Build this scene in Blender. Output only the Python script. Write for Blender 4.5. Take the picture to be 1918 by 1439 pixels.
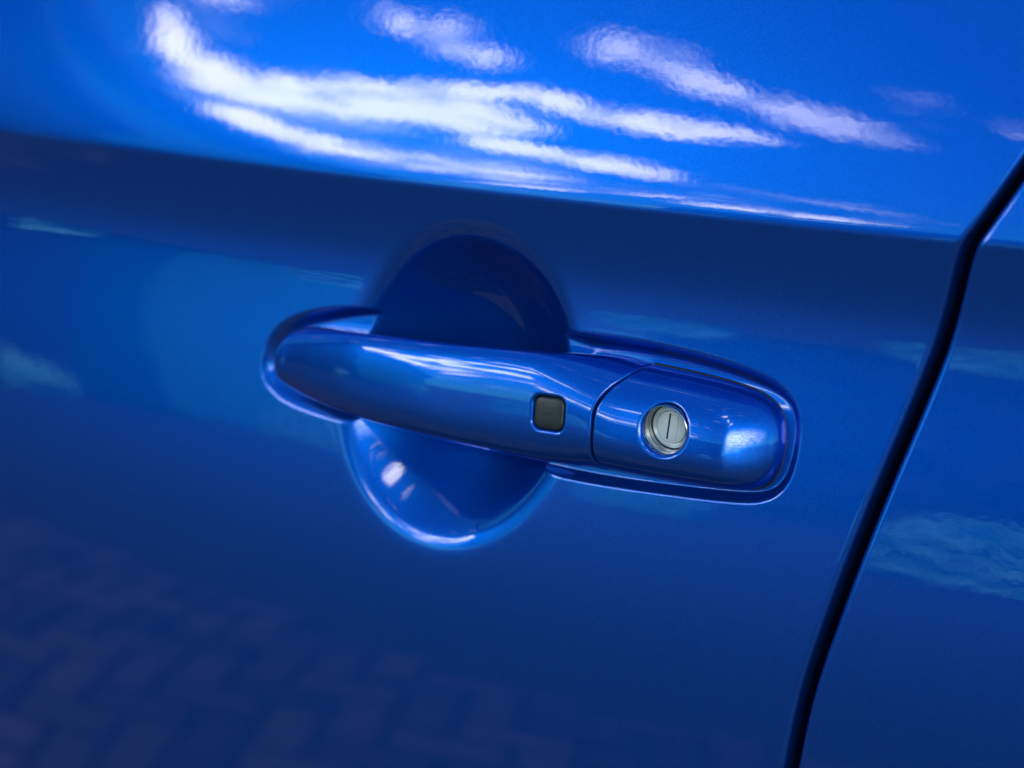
import bpy, bmesh, math, random
import numpy as np

for o in list(bpy.data.objects):
    bpy.data.objects.remove(o, do_unlink=True)
S = bpy.context.scene
COL = S.collection
R = math.radians
ZH = 0.86                       # height of the handle axis above the paving

# ------------------------------------------------------------------ camera
TH, PH, DIST = R(33), R(14.5), 0.95
cam_d = bpy.data.cameras.new('camera')
cam = bpy.data.objects.new('camera', cam_d)
COL.objects.link(cam)
cam.location = (DIST*math.sin(TH)*math.cos(PH), -DIST*math.cos(TH)*math.cos(PH), ZH + DIST*math.sin(PH))
cam.rotation_euler = (R(90) - PH, 0, TH)
cam_d.lens, cam_d.sensor_width = 85, 36
cam_d.clip_start, cam_d.clip_end = 0.01, 500
cam_d.dof.use_dof = True
_f = np.array([math.sin(TH)*math.cos(PH), -math.cos(TH)*math.cos(PH), math.sin(PH)])
cam_d.dof.focus_distance = float(DIST - np.dot(_f, [.055, -.016, 0]))
cam_d.dof.aperture_fstop = 5.6
S.camera = cam

# ------------------------------------------------------------------ light
SUN_EL, SUN_AZ = R(60), R(0)            # the sun stands behind the car
S.view_settings.view_transform = 'Standard'
S.view_settings.look = 'None'
S.view_settings.gamma = 1
S.view_settings.use_curve_mapping = False
S.view_settings.exposure = 1.3
S.cycles.use_denoising = True
S.cycles.max_bounces = 8
S.cycles.caustics_reflective = False
S.cycles.caustics_refractive = False
sun_d = bpy.data.lights.new('sun', 'SUN')
sun_d.energy, sun_d.angle, sun_d.color = 2.2, R(.5), (1, .95, .88)
sun = bpy.data.objects.new('sun', sun_d)
COL.objects.link(sun)
sun.rotation_euler = (-(R(90) - SUN_EL), 0, -SUN_AZ)   # shines towards -y, down

W = bpy.data.worlds.new('World')
S.world = W
W.use_nodes = True
wt = W.node_tree
wt.nodes.clear()
W.cycles.sampling_method = 'MANUAL'
W.cycles.sample_map_resolution = 512

def nd(t, kind, **kw):
    n = t.nodes.new(kind)
    for k, v in kw.items():
        setattr(n, k, v)
    return n

def mth(t, op, a, b=None, c=None, clamp=False):
    n = nd(t, 'ShaderNodeMath', operation=op, use_clamp=clamp)
    for i, v in enumerate((a, b, c)):
        if v is None:
            continue
        if isinstance(v, (int, float)):
            n.inputs[i].default_value = v
        else:
            t.links.new(v, n.inputs[i])
    return n.outputs[0]

def mixc(t, f, a, b, blend='MIX'):
    n = nd(t, 'ShaderNodeMix', data_type='RGBA', blend_type=blend)
    for s, v in ((n.inputs[0], f), (n.inputs[6], a), (n.inputs[7], b)):
        if isinstance(v, (int, float)):
            s.default_value = v
        elif isinstance(v, tuple):
            s.default_value = v + (1,) if len(v) == 3 else v
        else:
            t.links.new(v, s)
    return n.outputs[2]

# cirrus banks: (azimuth, elevation, half length, half width, tilt, density), degrees;
# azimuth is counted from the way the door faces (-y) towards the front of the car (-x)
CLOUDS = [
    (52.5, 20.8, 3.0, 1.40, -145, 1.00),
    (49.6, 19.3, 3.0, 1.80, -161, 1.00),
    (46.3, 18.9, 3.5, 2.12, 176, 1.00),
    (42.0, 19.8, 4.5, 2.21, 164, 1.00),
    (37.6, 20.5, 3.9, 2.32, 180, 1.00),
    (42.5, 21.6, 4.2, 1.11, 156, 0.80),
    (37.6, 23.4, 3.7, 1.09, 164, 0.80),
    (33.9, 23.6, 2.5, 1.15, -162, 0.80),
    (29.1, 23.4, 5.1, 1.29, 177, 0.80),
    (46.3, 15.0, 3.1, 1.32, -158, 1.20),
    (42.8, 13.4, 3.5, 1.59, -154, 1.20),
    (40.5, 12.7, 4.0, 2.44, 178, 0.50),
    (36.7, 12.7, 3.8, 2.70, -180, 0.50),
    (33.7, 12.5, 3.5, 3.13, -169, 0.50),
    (34.1, 17.4, 3.3, 1.49, -178, 0.90),
    (30.1, 17.0, 3.6, 1.58, -172, 0.90),
    (43.6, 26.8, 1.9, 0.85, -180, 0.50),
    (41.4, 27.0, 1.9, 0.91, 168, 0.50),
    (40.7, 26.2, 1.6, 0.76, -172, 0.50),
    (38.7, 26.1, 1.8, 0.83, 178, 0.50),
    (33.4, 28.8, 2.3, 1.14, -177, 0.50),
    (30.9, 28.7, 2.3, 1.25, -177, 0.50),
    (28.8, 27.8, 4.1, 1.11, -165, 0.52),
    (23.0, 26.3, 4.9, 1.38, -166, 0.52),
    (52.3, 24.5, 2.2, 0.50, 164, 0.50),
    (14.1, 28.0, 2.2, 0.87, -174, 0.35),
    (23.4, 10.4, 3.0, 1.25, -178, 0.55),
    (19.6, 10.4, 3.3, 1.41, -180, 0.55),
    (32.1, 9.6, 3.6, 0.71, 154, 0.60),
    (27.7, 11.4, 3.1, 0.51, 161, 0.60),
    (-48.0, 11.0, 24.0, 13.0, 4, .62),
    (-22.0, 47.0, 9.0, 3.5, 20, .7),
    (-4.0, 57.0, 9.0, 3.0, -10, .6),
    (-40.0, 37.0, 7.0, 3.0, 10, .6),
    (43.0, 18.6, 9.5, 3.6, 172, .34),
    (37.0, 13.0, 7.0, 3.2, 170, .36),
]
sky = nd(wt, 'ShaderNodeTexSky', sky_type='NISHITA', sun_disc=False)
sky.sun_elevation, sky.sun_rotation = SUN_EL, SUN_AZ
sky.air_density, sky.dust_density, sky.ozone_density = 1.0, .15, 4.0
tc = nd(wt, 'ShaderNodeTexCoord')
sep = nd(wt, 'ShaderNodeSeparateXYZ')
wt.links.new(tc.outputs['Generated'], sep.inputs[0])
az = mth(wt, 'MULTIPLY', mth(wt, 'ARCTAN2', mth(wt, 'MULTIPLY', sep.outputs[0], -1.), mth(wt, 'MULTIPLY', sep.outputs[1], -1.)), 57.29578)
el = mth(wt, 'MULTIPLY', mth(wt, 'ARCSINE', sep.outputs[2]), 57.29578)
cmb = nd(wt, 'ShaderNodeCombineXYZ')
wt.links.new(az, cmb.inputs[0]); wt.links.new(el, cmb.inputs[1])
wn = nd(wt, 'ShaderNodeTexNoise'); wn.inputs['Scale'].default_value = .3
wn.inputs['Detail'].default_value = 4.5; wn.inputs['Roughness'].default_value = .66
wt.links.new(cmb.outputs[0], wn.inputs['Vector'])
sub = nd(wt, 'ShaderNodeVectorMath', operation='SUBTRACT'); sub.inputs[1].default_value = (.5, .5, .5)
wt.links.new(wn.outputs['Color'], sub.inputs[0])
scl = nd(wt, 'ShaderNodeVectorMath', operation='MULTIPLY'); scl.inputs[1].default_value = (2.4, 1.5, 0)
wt.links.new(sub.outputs[0], scl.inputs[0])
wp = nd(wt, 'ShaderNodeVectorMath', operation='ADD')
wt.links.new(cmb.outputs[0], wp.inputs[0]); wt.links.new(scl.outputs[0], wp.inputs[1])
dens = None
for (a, e, l, w, rot, den) in CLOUDS:
    mp = nd(wt, 'ShaderNodeMapping', vector_type='TEXTURE')
    mp.inputs['Location'].default_value = (a, e, 0)
    mp.inputs['Rotation'].default_value = (0, 0, R(rot))
    mp.inputs['Scale'].default_value = (l, w, 1e6)
    wt.links.new(wp.outputs[0], mp.inputs[0])
    ln = nd(wt, 'ShaderNodeVectorMath', operation='LENGTH')
    wt.links.new(mp.outputs[0], ln.inputs[0])
    q = mth(wt, 'MULTIPLY', mth(wt, 'SUBTRACT', 1.3, ln.outputs['Value'], clamp=True), den)
    dens = q if dens is None else mth(wt, 'MAXIMUM', dens, q)
# thin general cloud over the whole dome
mp = nd(wt, 'ShaderNodeMapping'); mp.inputs['Scale'].default_value = (1.5, 4.0, 5.0); mp.inputs['Rotation'].default_value = (0, 0, R(25))
wt.links.new(tc.outputs['Generated'], mp.inputs[0])
gn = nd(wt, 'ShaderNodeTexNoise'); gn.inputs['Scale'].default_value = 1.6; gn.inputs['Detail'].default_value = 4
gn.inputs['Roughness'].default_value = .62; gn.inputs['Distortion'].default_value = .5
wt.links.new(mp.outputs[0], gn.inputs['Vector'])
gen = mth(wt, 'MULTIPLY', mth(wt, 'SUBTRACT', gn.outputs[0], .57, clamp=True), 2.0)
dens = mth(wt, 'MAXIMUM', dens, gen) if dens is not None else gen
fine = nd(wt, 'ShaderNodeTexNoise'); fine.inputs['Scale'].default_value = .55; fine.inputs['Detail'].default_value = 3.5
fmp = nd(wt, 'ShaderNodeMapping'); fmp.inputs['Scale'].default_value = (.55, 1.5, 1); fmp.inputs['Rotation'].default_value = (0, 0, R(12))
wt.links.new(wp.outputs[0], fmp.inputs[0]); wt.links.new(fmp.outputs[0], fine.inputs['Vector'])
dens = mth(wt, 'MULTIPLY', dens, mth(wt, 'MULTIPLY_ADD', fine.outputs[0], 2.6, -.3))
mr = nd(wt, 'ShaderNodeMapRange', interpolation_type='SMOOTHSTEP')
mr.inputs['From Min'].default_value = .05; mr.inputs['From Max'].default_value = .9
wt.links.new(dens, mr.inputs[0])
above = mth(wt, 'MULTIPLY', el, .4, clamp=True)
cf = mth(wt, 'MULTIPLY', mr.outputs[0], above)
skyc = mixc(wt, 1., sky.outputs[0], (.15, .82, .90), 'MULTIPLY')
wcol = mixc(wt, cf, skyc, (50., 47., 41.))
bg = nd(wt, 'ShaderNodeBackground'); bg.inputs[1].default_value = .12
wt.links.new(wcol, bg.inputs[0])
wo = nd(wt, 'ShaderNodeOutputWorld')
wt.links.new(bg.outputs[0], wo.inputs[0])

# ------------------------------------------------------------------ materials
def mat(name, col, rough=.5, metal=0., spec=.5):
    m = bpy.data.materials.new(name); m.use_nodes = True
    b = m.node_tree.nodes['Principled BSDF']
    b.inputs['Base Color'].default_value = (*col, 1)
    b.inputs['Roughness'].default_value = rough
    b.inputs['Metallic'].default_value = metal
    b.inputs['Specular IOR Level'].default_value = spec
    return m, m.node_tree, b

def noise(t, scale, detail=2., vec=None, rough=.5):
    n = nd(t, 'ShaderNodeTexNoise')
    n.inputs['Scale'].default_value = scale; n.inputs['Detail'].default_value = detail
    n.inputs['Roughness'].default_value = rough
    if vec is not None:
        t.links.new(vec, n.inputs['Vector'])
    return n.outputs[0]

def objco(t):
    return nd(t, 'ShaderNodeTexCoord').outputs['Object']

def bump(t, h, dist, strength=1.):
    n = nd(t, 'ShaderNodeBump')
    n.inputs['Strength'].default_value = strength; n.inputs['Distance'].default_value = dist
    t.links.new(h, n.inputs['Height'])
    return n.outputs[0]

def paint(name, peel):
    m, t, b = mat(name, (.0002, .080, .46), .355, .85, 0.)
    b.inputs['Specular Tint'].default_value = (.0, .2, .9, 1)
    co = objco(t)
    # metal flake: tiny differences in tone
    fl = nd(t, 'ShaderNodeTexVoronoi'); fl.inputs['Scale'].default_value = 3200
    t.links.new(co, fl.inputs['Vector'])
    sp = nd(t, 'ShaderNodeSeparateColor'); t.links.new(fl.outputs['Color'], sp.inputs[0])
    tone = mixc(t, sp.outputs[0], (.0002, .062, .38), (.0002, .096, .54))
    # a few specks of dust lying on the lacquer
    dv = nd(t, 'ShaderNodeTexVoronoi'); dv.inputs['Scale'].default_value = 75
    t.links.new(co, dv.inputs['Vector'])
    ds = nd(t, 'ShaderNodeSeparateColor'); t.links.new(dv.outputs['Color'], ds.inputs[0])
    rad = mth(t, 'MULTIPLY', mth(t, 'SUBTRACT', ds.outputs[0], .6, clamp=True), .075)
    speck = mth(t, 'MULTIPLY', mth(t, 'LESS_THAN', dv.outputs['Distance'], rad), .3)
    t.links.new(mixc(t, speck, tone, (.25, .30, .36)), b.inputs['Base Color'])
    b.inputs['Coat Weight'].default_value = 1.
    b.inputs['Coat Roughness'].default_value = .012
    b.inputs['Coat IOR'].default_value = 1.55
    # orange peel of the clear coat
    n1 = noise(t, 240, 1.5, co); n2 = noise(t, 60, 1., co)
    h = mth(t, 'ADD', n1, mth(t, 'MULTIPLY', n2, 1.6))
    t.links.new(bump(t, h, peel), b.inputs['Coat Normal'])
    return m

M_PAINT = paint('blue_metallic_paint', .000015)
M_PAINT_H = paint('blue_metallic_paint_handle', .0000028)
M_BLACK, t, b = mat('black_rubber_and_slot_shade', (.008, .008, .009), .6)
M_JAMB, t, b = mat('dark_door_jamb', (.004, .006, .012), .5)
M_BUTTON, t, b = mat('dark_grey_plastic', (.017, .018, .018), .42)
t.links.new(bump(t, noise(t, 3500, 2., objco(t)), .00005, .8), b.inputs['Normal'])
M_ZINC, t, b = mat('dull_zinc', (.62, .64, .65), .45, .45)
t.links.new(mixc(t, noise(t, 260, 4., objco(t)), (.62, .63, .62), (.86, .86, .85)), b.inputs['Base Color'])
t.links.new(mth(t, 'MULTIPLY_ADD', noise(t, 900, 3., objco(t)), .25, .25), b.inputs['Roughness'])
M_CHROME, t, b = mat('polished_barrel', (.36, .37, .40), .22, 1.)  # base darkened to put the shade of the recess into the colour
M_SHUTTER, t, b = mat('bright_key_shutter', (.74, .75, .75), .3, 1.)

# ------------------------------------------------------------------ mesh helpers
def mesh_obj(name, V, F, m, parent=None, smooth=True, sharp=None):
    me = bpy.data.meshes.new(name)
    V = np.asarray(V, dtype=np.float32).reshape(-1, 3)
    F = np.asarray(F, dtype=np.int32) if not isinstance(F, list) else F
    if isinstance(F, list):
        me.from_pydata(V.tolist(), [], F)
    else:
        me.vertices.add(len(V)); me.vertices.foreach_set('co', V.ravel())
        me.loops.add(F.size); me.loops.foreach_set('vertex_index', F.ravel())
        me.polygons.add(len(F))
        me.polygons.foreach_set('loop_start', np.arange(0, F.size, F.shape[1], dtype=np.int32))
        me.update(calc_edges=True)
    me.validate()
    me.polygons.foreach_set('use_smooth', np.full(len(me.polygons), smooth))
    if sharp:
        me.set_sharp_from_angle(angle=R(sharp))
    me.materials.append(m)
    o = bpy.data.objects.new(name, me)
    COL.objects.link(o)
    if parent is not None:
        o.parent = parent
    return o

def grid_faces(nr, nc, wrap=False, flip=False):
    i, j = np.meshgrid(np.arange(nr-1), np.arange(nc if wrap else nc-1), indexing='ij')
    j2 = (j+1) % nc
    f = np.stack([i*nc+j, i*nc+j2, (i+1)*nc+j2, (i+1)*nc+j], -1).reshape(-1, 4)
    return f[:, ::-1].copy() if flip else f

def W3(X, O, Z):
    """car frame (mm: along, outward, up from handle axis) to metres in the parent's frame"""
    return np.stack([X, -O, Z], -1)*.001

def spline(pts, q, n=400):
    p = np.array(pts, float)
    return _pchip(p[:, 0], p[:, 1], np.asarray(q, float))

def steps(spec):
    """[(start, step), ..., (end, None)] to a sorted list of knots"""
    out = []
    for (a, s), (b, _) in zip(spec[:-1], spec[1:]):
        n = max(1, int(round((b-a)/s)))
        out += list(a + (b-a)*np.arange(n)/n)
    return np.array(out + [spec[-1][0]])

def box(bm, lo, hi):
    vs = [bm.verts.new((x, y, z)) for x in (lo[0], hi[0]) for y in (lo[1], hi[1]) for z in (lo[2], hi[2])]
    for f in ((0,1,3,2), (4,6,7,5), (0,4,5,1), (2,3,7,6), (0,2,6,4), (1,5,7,3)):
        bm.faces.new([vs[i] for i in f])

def bm_obj(name, bm, m, parent=None, smooth=False, bevel=0):
    if bevel:
        bmesh.ops.bevel(bm, geom=bm.edges[:], offset=bevel, segments=2, affect='EDGES', profile=.5)
    bmesh.ops.recalc_face_normals(bm, faces=bm.faces[:])
    me = bpy.data.meshes.new(name); bm.to_mesh(me); bm.free()
    for p in me.polygons:
        p.use_smooth = smooth
    me.materials.append(m)
    o = bpy.data.objects.new(name, me); COL.objects.link(o)
    if parent is not None:
        o.parent = parent
    return o

def tag(o, **kw):
    for k, v in kw.items():
        o[k] = v
    return o

# ------------------------------------------------------------------ the place the paint mirrors
M_GROUND, t, b = mat('dark_asphalt', (.045, .045, .047), .9)
t.links.new(mixc(t, noise(t, 6, 6., objco(t)), (.008, .011, .016), (.015, .020, .026)), b.inputs['Base Color'])
M_BRICK, t, b = mat('red_brown_paver', (.16, .075, .05), .85)
gi = nd(t, 'ShaderNodeNewGeometry')
t.links.new(mixc(t, gi.outputs['Random Per Island'], (.020, .024, .021), (.068, .054, .039)), b.inputs['Base Color'])
M_WHITE, t, b = mat('pale_render', (.42, .58, .60), .8)
M_FACADE, t, b = mat('grey_render', (.04, .5, .58), .8)
M_TILE, t, b = mat('slate_roof', (.07, .07, .08), .7)
M_GLASS, t, b = mat('window_glass', (.02, .025, .03), .05)

bm = bmesh.new()
vs = [bm.verts.new(p) for p in ((-150, -150, -.012), (150, -150, -.012), (150, 150, -.012), (-150, 150, -.012))]
bm.faces.new(vs)
tag(bm_obj('ground', bm, M_GROUND), kind='structure', label='dark ground under and around the car')

rnd = random.Random(4)
V, F = [], []
L_, W_, G_ = .20, .10, .017
c45, s45 = math.cos(R(66)), math.sin(R(66))
for i in range(-75, 76):
    for j in range(-40, 41):
        for kind in (0, 1):
            # herringbone: each cell a lying and a standing brick
            ox, oy = i*W_ + j*2*L_ - (0 if True else 0), i*W_
            if kind == 0:
                x0, y0, x1, y1 = ox, oy, ox+L_, oy+W_
            else:
                x0, y0, x1, y1 = ox, oy+W_, ox+W_, oy+W_+L_
            cx, cy = (x0+x1)/2, (y0+y1)/2
            wx, wy = cx*c45-cy*s45-2.5, cx*s45+cy*c45-2.6
            if not (-5.5 < wx < 2.0 and -1.45 < wy < .4):
                continue
            g = G_/2; z = rnd.uniform(-.002, .002); ch = .007
            k = len(V)
            for (dz, q) in ((-.05, 0), (-ch+z, 0), (z, ch)):
                for (x, y) in ((x0+g+q, y0+g+q), (x1-g-q, y0+g+q), (x1-g-q, y1-g-q), (x0+g+q, y1-g-q)):
                    V.append((x*c45-y*s45-2.5, x*s45+y*c45-2.6, dz))
            for l in (0, 4):
                for e in range(4):
                    F.append((k+l+e, k+l+(e+1) % 4, k+l+4+(e+1) % 4, k+l+4+e))
            F.append((k+8, k+9, k+10, k+11))
tag(mesh_obj('brick_paving', V, F, M_BRICK, smooth=False), kind='stuff', label='red brown brick paving in front of the car, mirrored in the lower door')

def house(label, x, y, w, d, eave, ridge, wallm, wins, rz=0.):
    h = bpy.data.objects.new('house', None); COL.objects.link(h)
    h.location = (x, y, 0); h.rotation_euler.z = rz
    tag(h, label=label, category='house')
    bm = bmesh.new()
    a = [bm.verts.new(p) for p in ((0,0,-.02), (w,0,-.02), (w,0,eave), (w/2,0,ridge), (0,0,eave))]
    c = [bm.verts.new((v.co.x, -d, v.co.z)) for v in a]
    bm.faces.new(a); bm.faces.new(c[::-1])
    for i in range(5):
        bm.faces.new((a[i], c[i], c[(i+1) % 5], a[(i+1) % 5]))
    bm_obj('wall', bm, wallm, h)
    bm = bmesh.new(); th = .22
    for s in (0, 1):
        x0 = -.35 if s == 0 else w+.35
        e0 = eave - .35*(ridge-eave)/(w/2)
        p = [(x0, e0+.02), (w/2, ridge+.02), (w/2, ridge+th+.05), (x0, e0+th)]
        f = [bm.verts.new((q[0], .3, q[1])) for q in p]; g = [bm.verts.new((q[0], -d-.3, q[1])) for q in p]
        bm.faces.new(f); bm.faces.new(g[::-1])
        for i in range(4):
            bm.faces.new((f[i], g[i], g[(i+1) % 4], f[(i+1) % 4]))
    bm_obj('roof', bm, M_TILE, h)
    for (wx, wz, ww, wh) in wins:
        bm = bmesh.new(); q = .09
        for lo, hi in (((wx,-.02,wz), (wx+q,.05,wz+wh)), ((wx+ww-q,-.02,wz), (wx+ww,.05,wz+wh)), ((wx+q,-.02,wz), (wx+ww-q,.05,wz+q)), ((wx+q,-.02,wz+wh-q), (wx+ww-q,.05,wz+wh))):
            box(bm, lo, hi)
        f = bm_obj('window', bm, M_WHITE, h)
        bm = bmesh.new(); box(bm, (wx+q,-.02,wz+q), (wx+ww-q,.02,wz+wh-q))
        bm_obj('pane', bm, M_GLASS, f)
    return h

def facing(az0, dist, t_left, *a):
    v = (-math.sin(R(az0)), -math.cos(R(az0)))
    house(a[0], v[0]*dist+t_left*math.cos(R(az0)), v[1]*dist-t_left*math.sin(R(az0)), *a[1:], rz=-R(az0))
facing(50, 14, -17.3, 'wide blue grey house with a steep slate gable, mirrored at left of the door', 20.2, 9, 2.0, 10.4, M_FACADE,
      [])
M_TIMBER, t, b = mat('dark_stained_timber', (.010, .014, .020), .7)
facing(62, 11, -3.3, 'small dark timber shed with a slate gable, mirrored at the far left edge', 5.0, 4, 3.0, 5.9, M_TIMBER, [])
M_ADDED_HEDGE, t, b = mat('added_hedge_green', (.008, .045, .055), .8)
M_STREAK, t, b = mat('pale_streak_colour', (.18, .72, .78), .8)
def streak_block(label, x0, x1, y, h):  # made-up unseen block, there only to mirror as a pale streak
    l = (x1-x0)/2
    bm = bmesh.new(); box(bm, (-l,-.3,-.02), (l,.3,h))
    bmesh.ops.subdivide_edges(bm, edges=bm.edges[:], cuts=14, use_grid_fill=True)
    for v in bm.verts:
        u = max(abs(v.co.x)/l, .0)
        v.co.z *= (1-.55*u**6)*rnd.uniform(.86, 1.04)
        v.co.x += rnd.uniform(-.07, .07); v.co.y += rnd.uniform(-.07, .07)
    o = bm_obj('streak_block', bm, M_STREAK); o.location = ((x0+x1)/2, y, 0)
    tag(o, label=label, category='shrub', group='made-up pale blocks for streaks in the paint')

streak_block('made-up pale block mirrored just above the lock end of the handle', -6.4, -5.1, -12, .66)
streak_block('made-up pale block mirrored at the right edge beyond the seam', -2.15, -.7, -8, .72)
bm = bmesh.new()
box(bm, (-10.5, -23, -.02), (5, -21.5, 3.9))  # unseen hedge added to hide bright low sky and darken the reflections
bmesh.ops.subdivide_edges(bm, edges=bm.edges[:], cuts=24, use_grid_fill=True)
for v in bm.verts:
    v.co += __import__('mathutils').Vector((rnd.uniform(-.1, .1), rnd.uniform(-.12, .12), rnd.uniform(-.1, .1)))
tag(bm_obj('added_hedge', bm, M_ADDED_HEDGE), label='dark hedge across the street, mirrored beside the lock', category='added_hedge')
streak_block('made-up pale block mirrored low at the left edge', -13.0, -8.7, -6.3, .45)
streak_block('made-up pale block mirrored left of the finger bowl', -9.6, -8.2, -10.6, .5)

# ------------------------------------------------------------------ the car's skin
# tilt of the outward normal (degrees, + = faces up) against height z (mm, 0 = handle axis)
TZ=np.array([-480,-260,-200,-150,-100,-60,-30,  0, 25, 38, 50, 62, 71.0,73.2,74.2,75.2,76.4,78.0,82, 90,105,130,160,200],float)
TT=np.array([ -16,  -9, -6.5,-3.5, 1.0, 5.5, 8.5,9.5,7.5,3.0,-4.,-7.5,-8.5,-7.5,-2.0, 4.0,8.5,11.0,13, 15.2,18,20.5,22,24],float)
_zz=np.arange(-480,200.01,.05)
def _pchip(x,y,q):
    h=np.diff(x);d=np.diff(y)/h;m=np.zeros_like(y)
    for i in range(1,len(x)-1):
        if d[i-1]*d[i]>0:
            w1=2*h[i]+h[i-1];w2=h[i]+2*h[i-1];m[i]=(w1+w2)/(w1/d[i-1]+w2/d[i])
    m[0]=d[0];m[-1]=d[-1]
    k=np.clip(np.searchsorted(x,q,side='right')-1,0,len(h)-1);t=(q-x[k])/h[k]
    return ((1+2*t)*(1-t)**2*y[k]+t*(1-t)**2*h[k]*m[k]+t*t*(3-2*t)*y[k+1]+t*t*(t-1)*h[k]*m[k+1])
_tt=_pchip(TZ,TT,_zz)
_oo=-np.cumsum(np.tan(np.radians(_tt)))*.05
_oo-=np.interp(0,_zz,_oo)
RX=2600.
def O0(X,Z): return np.interp(Z,_zz,_oo)-X*X/(2*RX)
def tilt(Z): return np.interp(Z,_zz,_tt)


def chaikin(p, n=3):
    p = np.array(p, float)
    for _ in range(n):
        q = np.roll(p, -1, 0)
        p = np.stack([.75*p+.25*q, .25*p+.75*q], 1).reshape(-1, 2)
    return p

def sdf(poly, X, Z):
    """signed distance, negative inside"""
    d2 = np.full(X.shape, 1e12); ins = np.zeros(X.shape, bool)
    for (x0, z0), (x1, z1) in zip(poly, np.roll(poly, -1, 0)):
        ex, ez = x1-x0, z1-z0
        t = np.clip(((X-x0)*ex+(Z-z0)*ez)/(ex*ex+ez*ez+1e-12), 0, 1)
        d2 = np.minimum(d2, (X-x0-t*ex)**2+(Z-z0-t*ez)**2)
        c = ((z0 > Z) != (z1 > Z))
        if abs(ez) > 1e-9:
            ins ^= c & (X < x0+(Z-z0)*ex/ez)
    d = np.sqrt(d2)
    return np.where(ins, -d, d)

CHAN = chaikin([(-71.5,22),(-98,18.6),(-116.5,11.6),(-125.3,3),(-128.3,-9.9),(-125.4,-18),(-113.8,-24.6),(-95.5,-27.2),(-79.3,-27.8),(24.4,-33.3),(54.3,-33.2),(98,-31.6),(114,-29.4),(122,-22),(124.6,-10),(124.4,2),(120,12.6),(106,19.4),(70,24.3),(28.1,24.7)])
BX, BZ, BA, BB, BD = -26.5, -5.2, 53., 61., 30.

def smoother(t):
    t = np.clip(t, 0, 1)
    return t*t*t*(t*(6*t-15)+10)

def smax(a, b, k):
    h = np.clip(.5+.5*(a-b)/k, 0, 1)
    return b*(1-h)+a*h+k*h*(1-h)

def recess(X, Z):
    dep = np.zeros(X.shape)
    near = (np.abs(X) < 150) & (np.abs(Z+4) < 90)
    x, z = X[near], Z[near]
    s = sdf(CHAN, x, z)
    wd = 4.2 + 4.5*smoother((-60-x)/45) + 3.6*smoother((z-2)/14)*smoother((x-10)/30)
    ch = (3.6+.9*smoother((z-2)/14))*smoother((-s+.4)/wd)
    xs = x-BX-.09*(z-BZ)
    r2 = (xs/BA)**2+((z-BZ)/BB)**2
    k = .07
    bo = BD*k*np.logaddexp(0, (1-r2)/k)
    bo[r2 > 2] = 0
    dep[near] = smax(ch, bo, 1.6) - 0*s
    # keep the far field exactly flush
    dep[near] -= .4*np.clip(1-np.maximum(ch, bo)/.8, 0, 1)**2*np.clip(dep[near], 0, .4)/.4
    return dep

def skinO(X, Z):
    return O0(X, Z) - recess(X, Z)

SEAM = [(-480,96),(-250,104),(-180,115),(-133,126),(-101,131.8),(-59,143),(-18,155),(14,165),(36,171.5),(56,176.4),(66,178.8),(74,181.5),(82,186),(93,192.2),(111,202),(140,217.5),(200,248)]
def seam(Z): return spline(SEAM, Z)

car = bpy.data.objects.new('car', None); COL.objects.link(car)
car.location = (0, 0, ZH)
tag(car, label='glossy metallic blue car side with a door handle, key lock and panel seam', category='car')

zk = steps([(-480,12),(-240,5),(-160,2.5),(-84,.55),(70,.28),(80,.6),(100,1.6),(200,None)])
xk = steps([(-820,16),(-340,5),(-150,.9),(-130,.55),(128,1.0),(160,None)])

def skin(name, xs_of, edge_sign, parent):
    """xs_of(z) gives the columns for a row of z; edge_sign +1: seam edge at the last column"""
    Z, X = [], []
    for z in zk:
        x = xs_of(z); X.append(x); Z.append(np.full(len(x), z))
    X, Z = np.array(X), np.array(Z)
    O = skinO(X, Z)
    # rolled edge along the seam
    rr, cols = (2.5 if edge_sign > 0 else 2.6), []
    xe = X[:, -1] if edge_sign > 0 else X[:, 0]
    oe = O[:, -1] if edge_sign > 0 else O[:, 0]
    ze = Z[:, 0]
    for a in list(np.linspace(0, 90, 9)[1:]):
        cols.append((xe+edge_sign*rr*math.sin(R(a)), oe-rr*(1-math.cos(R(a)))))
    for dpt in (6, 14, 30):
        cols.append((xe+edge_sign*rr, oe-rr-dpt))
    cx = np.array([c[0] for c in cols]).T; co = np.array([c[1] for c in cols]).T
    cz = np.repeat(ze[:, None], cx.shape[1], 1)
    if edge_sign > 0:
        X, O, Z = np.hstack([X, cx]), np.hstack([O, co]), np.hstack([Z, cz])
    else:
        X, O, Z = np.hstack([cx[:, ::-1], X]), np.hstack([co[:, ::-1], O]), np.hstack([cz, Z])
    # folded hem on top, bottom and the far end
    X = np.vstack([X[:1], X, X[-1:]]); Z = np.vstack([Z[:1], Z, Z[-1:]]); O = np.vstack([O[:1]-30, O, O[-1:]-30])
    return mesh_obj(name, W3(X, O, Z), grid_faces(*X.shape), M_PAINT, parent)

def door_cols(z):
    s = float(seam(z)) - 2.5
    return np.where(xk <= 112, xk, 112+(xk-112)/(160-112)*(s-112)) if s > 118 else np.where(xk <= 60, xk, 60+(xk-60)/(160-60)*(s-60))

_s_all = seam(zk)
_thr = .5*(1-np.clip((np.array([float(v) for v in _s_all])-112)/10, 0, 1))
def door_cols(z):
    s = float(seam(z)) - 2.5
    w = np.clip((xk-100)/(160-100), 0, 1)**1.3
    return xk + w*(s-160)

xq = steps([(0,.6),(8,3),(60,6),(420,None)])
door = skin('door', door_cols, +1, car)
door['label'] = 'blue front door skin with finger bowl behind the handle'
GAP = 5.0
rear = skin('body_panel', lambda z: float(seam(z)) + GAP + 2.6 + xq, -1, car)
rear['label'] = 'blue body panel behind the dark seam'

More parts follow.
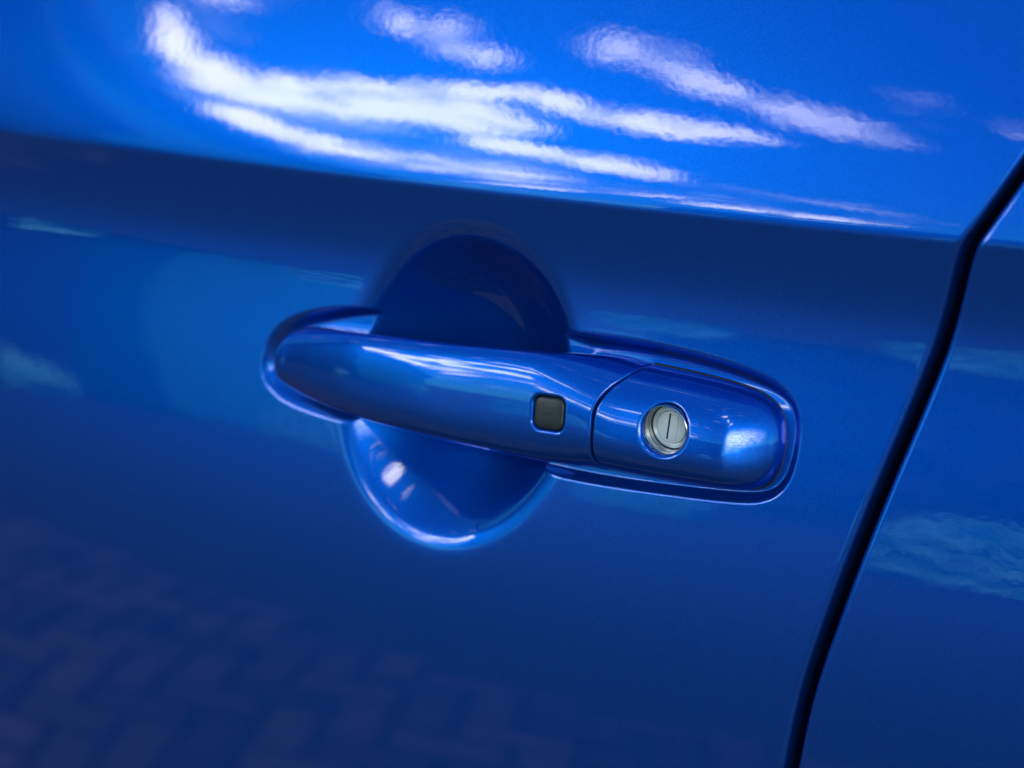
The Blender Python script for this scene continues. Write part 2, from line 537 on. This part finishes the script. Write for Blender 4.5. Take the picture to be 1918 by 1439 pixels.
# dark jamb behind the seam and its rubber seal
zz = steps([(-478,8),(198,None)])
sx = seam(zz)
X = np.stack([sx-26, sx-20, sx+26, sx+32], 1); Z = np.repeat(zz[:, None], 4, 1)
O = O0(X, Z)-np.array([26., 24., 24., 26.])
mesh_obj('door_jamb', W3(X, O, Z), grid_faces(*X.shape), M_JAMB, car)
ang = np.linspace(0, 2*np.pi, 13)[:-1]
X = sx[:, None]+4.2+3.2*np.cos(ang); O = (O0(sx, zz)-19)[:, None]+3.2*np.sin(ang); Z = np.repeat(zz[:, None], 12, 1)
mesh_obj('door_seal', W3(X, O, Z), grid_faces(*X.shape, wrap=True), M_BLACK, car)

# ------------------------------------------------------------------ handle: pull grip and fixed lock cover
TOP = [(-115.2,-4.6),(-114.8,-1),(-113.2,2.8),(-110.5,5.9),(-106.7,8.3),(-98,10.4),(-87,11.8),(-63,14),(-20,16.4),(20,17.8),(45,16.6),(60,15.0),(75,14.1),(90,12.8),(101,11.2),(108,9.2),(112.5,6.6),(115.5,2.8),(117,-1.8),(117.5,-6)]
BOT = [(-115.2,-6.6),(-114.8,-9.4),(-113.2,-12.2),(-109,-15.2),(-102.5,-17.3),(-90,-18.9),(-73,-20.2),(-20,-23),(20,-24.6),(45,-25.8),(75,-26.8),(97,-26.6),(106,-25.9),(111,-24.2),(114.5,-20.8),(116.5,-16.4),(117.3,-11.6),(117.5,-8)]
FRONT = [(-115.2, 2), (-114.4, 5), (-111.6, 8), (-105.6, 9.2), (-90, 13), (-60, 18.4), (-20, 21.5), (20, 20.5), (45, 19.5), (80, 17.6), (96, 16.4), (101.5, 15.2), (106, 12.2), (110.5, 8.1), (114.5, 3.6), (116.8, 0.2), (117.5, -2.5)]
MID = [(-115.2, -2.5), (-108.0, -2), (-96.0, 1), (-80, 6), (-60, 10), (-20, 12), (20, 10), (36, 4), (46, -2), (60, -5), (80, -6.5), (110, -7.5), (117.5, -7.5)]
BACK = [(-115.2, -9), (-102.0, -9), (-88, -7), (-76, 1), (-60, 5.5), (-20, 7.5), (12, 5), (26, -2), (34, -10), (46, -11), (117.5, -12)]

def section(p, n):
    """unit superellipse, equal arc length, n points, from the back round over the top"""
    a = np.linspace(0, 2*np.pi, 4001)
    c = np.sign(np.cos(a))*np.abs(np.cos(a))**(2/p); s = np.sign(np.sin(a))*np.abs(np.sin(a))**(2/p)
    l = np.concatenate([[0], np.cumsum(np.hypot(np.diff(c)*.6, np.diff(s)))])
    q = np.linspace(0, l[-1], n+1)[:-1]
    return np.interp(q, l, c), np.interp(q, l, s)

def split(s):
    return 48.4 + 11*np.clip((s-.1)/.9, 0, 1)**2.0 + 4.0*np.clip((-s-.55)/.45, 0, 1)**2

BTN = (29.3, -3.2, 6.9, 6.6, 3.3)       # centre x, z, half sizes, corner radius
LCK = (77.8, -3.3)                      # key cylinder
LIP, HOLE = 11.0, 9.0

def rbox(X, Z, c):
    qx, qz = np.abs(X-c[0])-c[2]+c[4], np.abs(Z-c[1])-c[3]+c[4]
    return np.hypot(np.maximum(qx, 0), np.maximum(qz, 0))+np.minimum(np.maximum(qx, qz), 0)-c[4]

def front_at(X, s, p):
    X = np.asarray(X, float)
    c = np.maximum(1-np.abs(s)**p, 0)**(1/p)
    return spline(MID, X)+(spline(FRONT, X)-spline(MID, X))*c-spline(LEAN_PTS, X)*(spline(TOP, X)-spline(BOT, X))/2*s*c

def shape(X, c, s):
    top, bot = spline(TOP, X.ravel()).reshape(X.shape), spline(BOT, X.ravel()).reshape(X.shape)
    fr, mi, ba = [spline(q, X.ravel()).reshape(X.shape) for q in (FRONT, MID, BACK)]
    ln = spline(LEAN_PTS, X.ravel()).reshape(X.shape)
    Z = (top+bot)/2+(top-bot)/2*s
    O = np.where(c > 0, mi+(fr-mi)*c-ln*(top-bot)/2*s*c, mi+(mi-ba)*c)
    return O, Z

def loft_cut(xs, c, s, cut_sign, inset):
    """rows xs (relative 0..1 columns already resolved); returns vertex grid"""
    X = xs
    O, Z = shape(X, c[None, :], s[None, :])
    return X, O, Z

P_GRIP, P_CAP = 2.7, 2.6
LEAN = .13                               # the front faces lean a little upwards
LEAN_PTS = [(-116, .12), (40, .13), (60, .19), (121, .19)]
NV = 420
# --- grip
c, s = section(P_GRIP, NV)
uk = steps([(-115.2,.12),(-113,.35),(-100,.9),(14,.3),(40,.4),(45,None)])
uu = (uk+115.2)/160.2
xs = -115.2+(split(s)-1.4+115.2)[None, :]*(uu[:, None])
O, Z = shape(xs, c[None, :], s[None, :])
fr_m = (c > .05)[None, :]
d = rbox(xs, Z, BTN)
O = O-np.where(fr_m, .3*smoother((1.2-d)/1.4)+2.2*smoother((.25-d)/.9), 0)
def end_rows(X, O, Z, sgn):
    zc, oc = Z.mean(), O.mean()
    rx, ro, rz = [], [], []
    for dx, ins in ((.30,.05),(.55,.2),(.75,.45),(.85,.8),(.85,2.5),(.6,7)):
        l = np.hypot(Z-zc, O-oc)
        rx.append(X+sgn*dx); ro.append(O-(O-oc)/l*ins); rz.append(Z-(Z-zc)/l*ins)
    return np.array(rx), np.array(ro), np.array(rz)
ex, eo, ez = end_rows(xs[-1], O[-1], Z[-1], 1)
def close(X, O, Z):
    return [np.full_like(q, q.mean()) for q in (X, O, Z)]
tx, to, tz = close(xs[0], O[0], Z[0])
X, O, Z = np.vstack([tx, xs, ex]), np.vstack([to, O, eo]), np.vstack([tz, Z, ez])
grip = mesh_obj('handle_grip', W3(X, O, Z), grid_faces(*X.shape, wrap=True), M_PAINT_H, car)
grip['label'] = 'blue pull grip of the door handle with a small dark button'

# --- lock cover
c, s = section(P_CAP, 480)
vk = steps([(0,.3),(12,.5),(16,.32),(48,.6),(66,.4),(73,.18),(75.5,None)])
vv = vk/75.5
x0 = split(s)+1.3
xs = x0[None, :]+(117.5-x0)[None, :]*vv[:, None]
O, Z = shape(xs, c[None, :], s[None, :])
fr_m = (c > .05)[None, :] & (np.abs(O) > -1)
rx, rz = xs-LCK[0], Z-LCK[1]
r = np.hypot(rx, rz)
snap = fr_m & (np.abs(r-HOLE) < .22)
kf = np.where(snap, HOLE/np.maximum(r, .1), 1)
xs, Z = LCK[0]+rx*kf, LCK[1]+rz*kf
r = np.hypot(xs-LCK[0], Z-LCK[1])
q = np.clip((LIP-r)/(LIP-HOLE), 0, 1)
dp = np.where(r >= HOLE-.001, 2.2*(1-np.sqrt(np.maximum(1-q**2, 0))), 9.)
O = np.where(fr_m, O-dp, O)
ex, eo, ez = end_rows(xs[0], O[0], Z[0], -1)
n_e = len(ex)
tx, to, tz = close(xs[-1], O[-1], Z[-1])
Rr = np.vstack([np.full(ex.shape, 99.), np.where(np.broadcast_to(fr_m, r.shape), r, 99.), np.full((1, r.shape[1]), 99.)])
X, O, Z = np.vstack([ex[::-1], xs, tx]), np.vstack([eo[::-1], O, to]), np.vstack([ez[::-1], Z, tz])
F = grid_faces(*X.shape, wrap=True)
F = F[~(Rr.ravel()[F] < HOLE-.3).any(1)]
cover = mesh_obj('lock_cover', W3(X, O, Z), F, M_PAINT_H, car)
cover['label'] = 'blue fixed lock cover at the end of the handle'

# --- dark core showing in the split line
c, s = section(2.7, 80)
rows = np.array([-4., 4.])
xs = split(s)[None, :]+rows[:, None]
O, Z = shape(xs, c[None, :], s[None, :])
zc, oc = Z.mean(), O.mean(); l = np.hypot(Z-zc, O-oc)
O, Z = O-(O-oc)/l*2.2, Z-(Z-zc)/l*2.2
mesh_obj('handle_core', W3(xs, O, Z), grid_faces(*xs.shape, wrap=True), M_BLACK, car)

# --- thin rubber gasket round the foot of the lock cover
tp = [(x, z) for x, z in TOP if x >= 45]; bt = [(x, z) for x, z in BOT if x >= 45]
qx = np.concatenate([np.linspace(60, 106, 40), np.linspace(106.5, 117.5, 40)])
out = np.vstack([np.stack([qx, spline(TOP, qx)], 1), np.stack([qx, spline(BOT, qx)], 1)[::-1]])
nrm = np.roll(out, -1, 0)-np.roll(out, 1, 0); nrm = np.stack([-nrm[:, 1], nrm[:, 0]], 1)
nrm /= np.maximum(np.linalg.norm(nrm, axis=1, keepdims=True), 1e-6)
og = out+nrm*.35
lv = []
for o_, gset in ((-3., og), (-.05, og), (.2, out+nrm*.1), (.2, out-nrm*1.5)):
    lv.append(np.stack([gset[:, 0], O0(gset[:, 0], gset[:, 1])-3.6+o_, gset[:, 1]], 1))
lv = np.array(lv)
mesh_obj('lock_cover_gasket', W3(lv[..., 0], lv[..., 1], lv[..., 2]), grid_faces(lv.shape[0], lv.shape[1], wrap=True), M_BLACK, car)

# --- button in the grip
bx, bz, hx, hz, cr = BTN
fb = float(front_at(bx, (bz-(-2.6))/21.5, P_GRIP))
def rrect(hx, hz, cr, n=8):
    p = []
    for k, (sx_, sz_) in enumerate(((1,1), (-1,1), (-1,-1), (1,-1))):
        for a in np.linspace(k*90, k*90+90, n):
            p.append((sx_*(hx-cr)+cr*math.cos(R(a)), sz_*(hz-cr)+cr*math.sin(R(a))))
    return np.array(p)
lv = []
for ins, o_ in ((0.55, -2.4), (.55, -.75), (.75, -.45), (1.2, -.22), (2.2, -.08), (4.5, 0), (6.3, .02), (6.55, .02)):
    p = rrect(hx-ins, hz-ins, max(.05, cr-ins*.45)) if ins < 6.5 else np.zeros((32, 2))
    zw = bz+p[:, 1]; xw = bx+p[:, 0]
    fo = front_at(xw, (zw+3.4)/21.2, P_GRIP)
    lv.append(np.stack([xw, fo-.3+o_, zw], 1))
lv = np.array(lv)
btn = mesh_obj('unlock_button', W3(lv[..., 0], lv[..., 1], lv[..., 2]), np.vstack([grid_faces(lv.shape[0], lv.shape[1], wrap=True)]), M_BUTTON, grip)
btn['label'] = 'small dark grey square button in the blue grip'

# --- key cylinder
fl_ = float(front_at(LCK[0], .15, P_CAP))
def lathe(name, prof, m, parent, sharp=35, n=72):
    a = np.linspace(0, 2*np.pi, n+1)[:-1]
    p = np.array(prof, float)
    X = LCK[0]+p[:, :1]*np.cos(a); Z = LCK[1]+p[:, :1]*np.sin(a); O = np.repeat((fl_+p[:, 1])[:, None], n, 1)
    return mesh_obj(name, W3(X, O, Z), grid_faces(len(p), n, wrap=True), m, parent, True, sharp)
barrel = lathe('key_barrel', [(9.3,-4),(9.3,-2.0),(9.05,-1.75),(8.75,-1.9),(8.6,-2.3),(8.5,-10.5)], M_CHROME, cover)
barrel['label'] = 'shiny round barrel around the key slot'
plug = lathe('key_plug', [(8.5,-7.5),(8.3,-6.9),(8.0,-6.6),(6.7,-6.4),(6.5,-6.5),(6.45,-7.0),(6.3,-7.0),(6.25,-6.4),(6.05,-6.2),(0.01,-6.2)], M_ZINC, cover)
plug['label'] = 'dull silver key plug face'
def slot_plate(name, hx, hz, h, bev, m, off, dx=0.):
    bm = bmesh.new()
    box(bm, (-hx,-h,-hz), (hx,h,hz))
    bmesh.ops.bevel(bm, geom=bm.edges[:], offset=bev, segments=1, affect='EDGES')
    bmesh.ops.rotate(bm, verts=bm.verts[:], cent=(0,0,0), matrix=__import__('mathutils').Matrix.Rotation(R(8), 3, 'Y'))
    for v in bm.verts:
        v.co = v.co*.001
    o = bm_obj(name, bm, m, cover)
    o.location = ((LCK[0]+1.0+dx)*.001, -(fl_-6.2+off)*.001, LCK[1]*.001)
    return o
slot_plate('key_slot_shade', 1.95, 5.1, .25, .05, M_BLACK, -.2, -.5)  # black plate stands in for the shadow in the groove round the shutter
slot_plate('key_slot_shutter', 1.6, 5.05, .45, .2, M_ZINC, 0.)
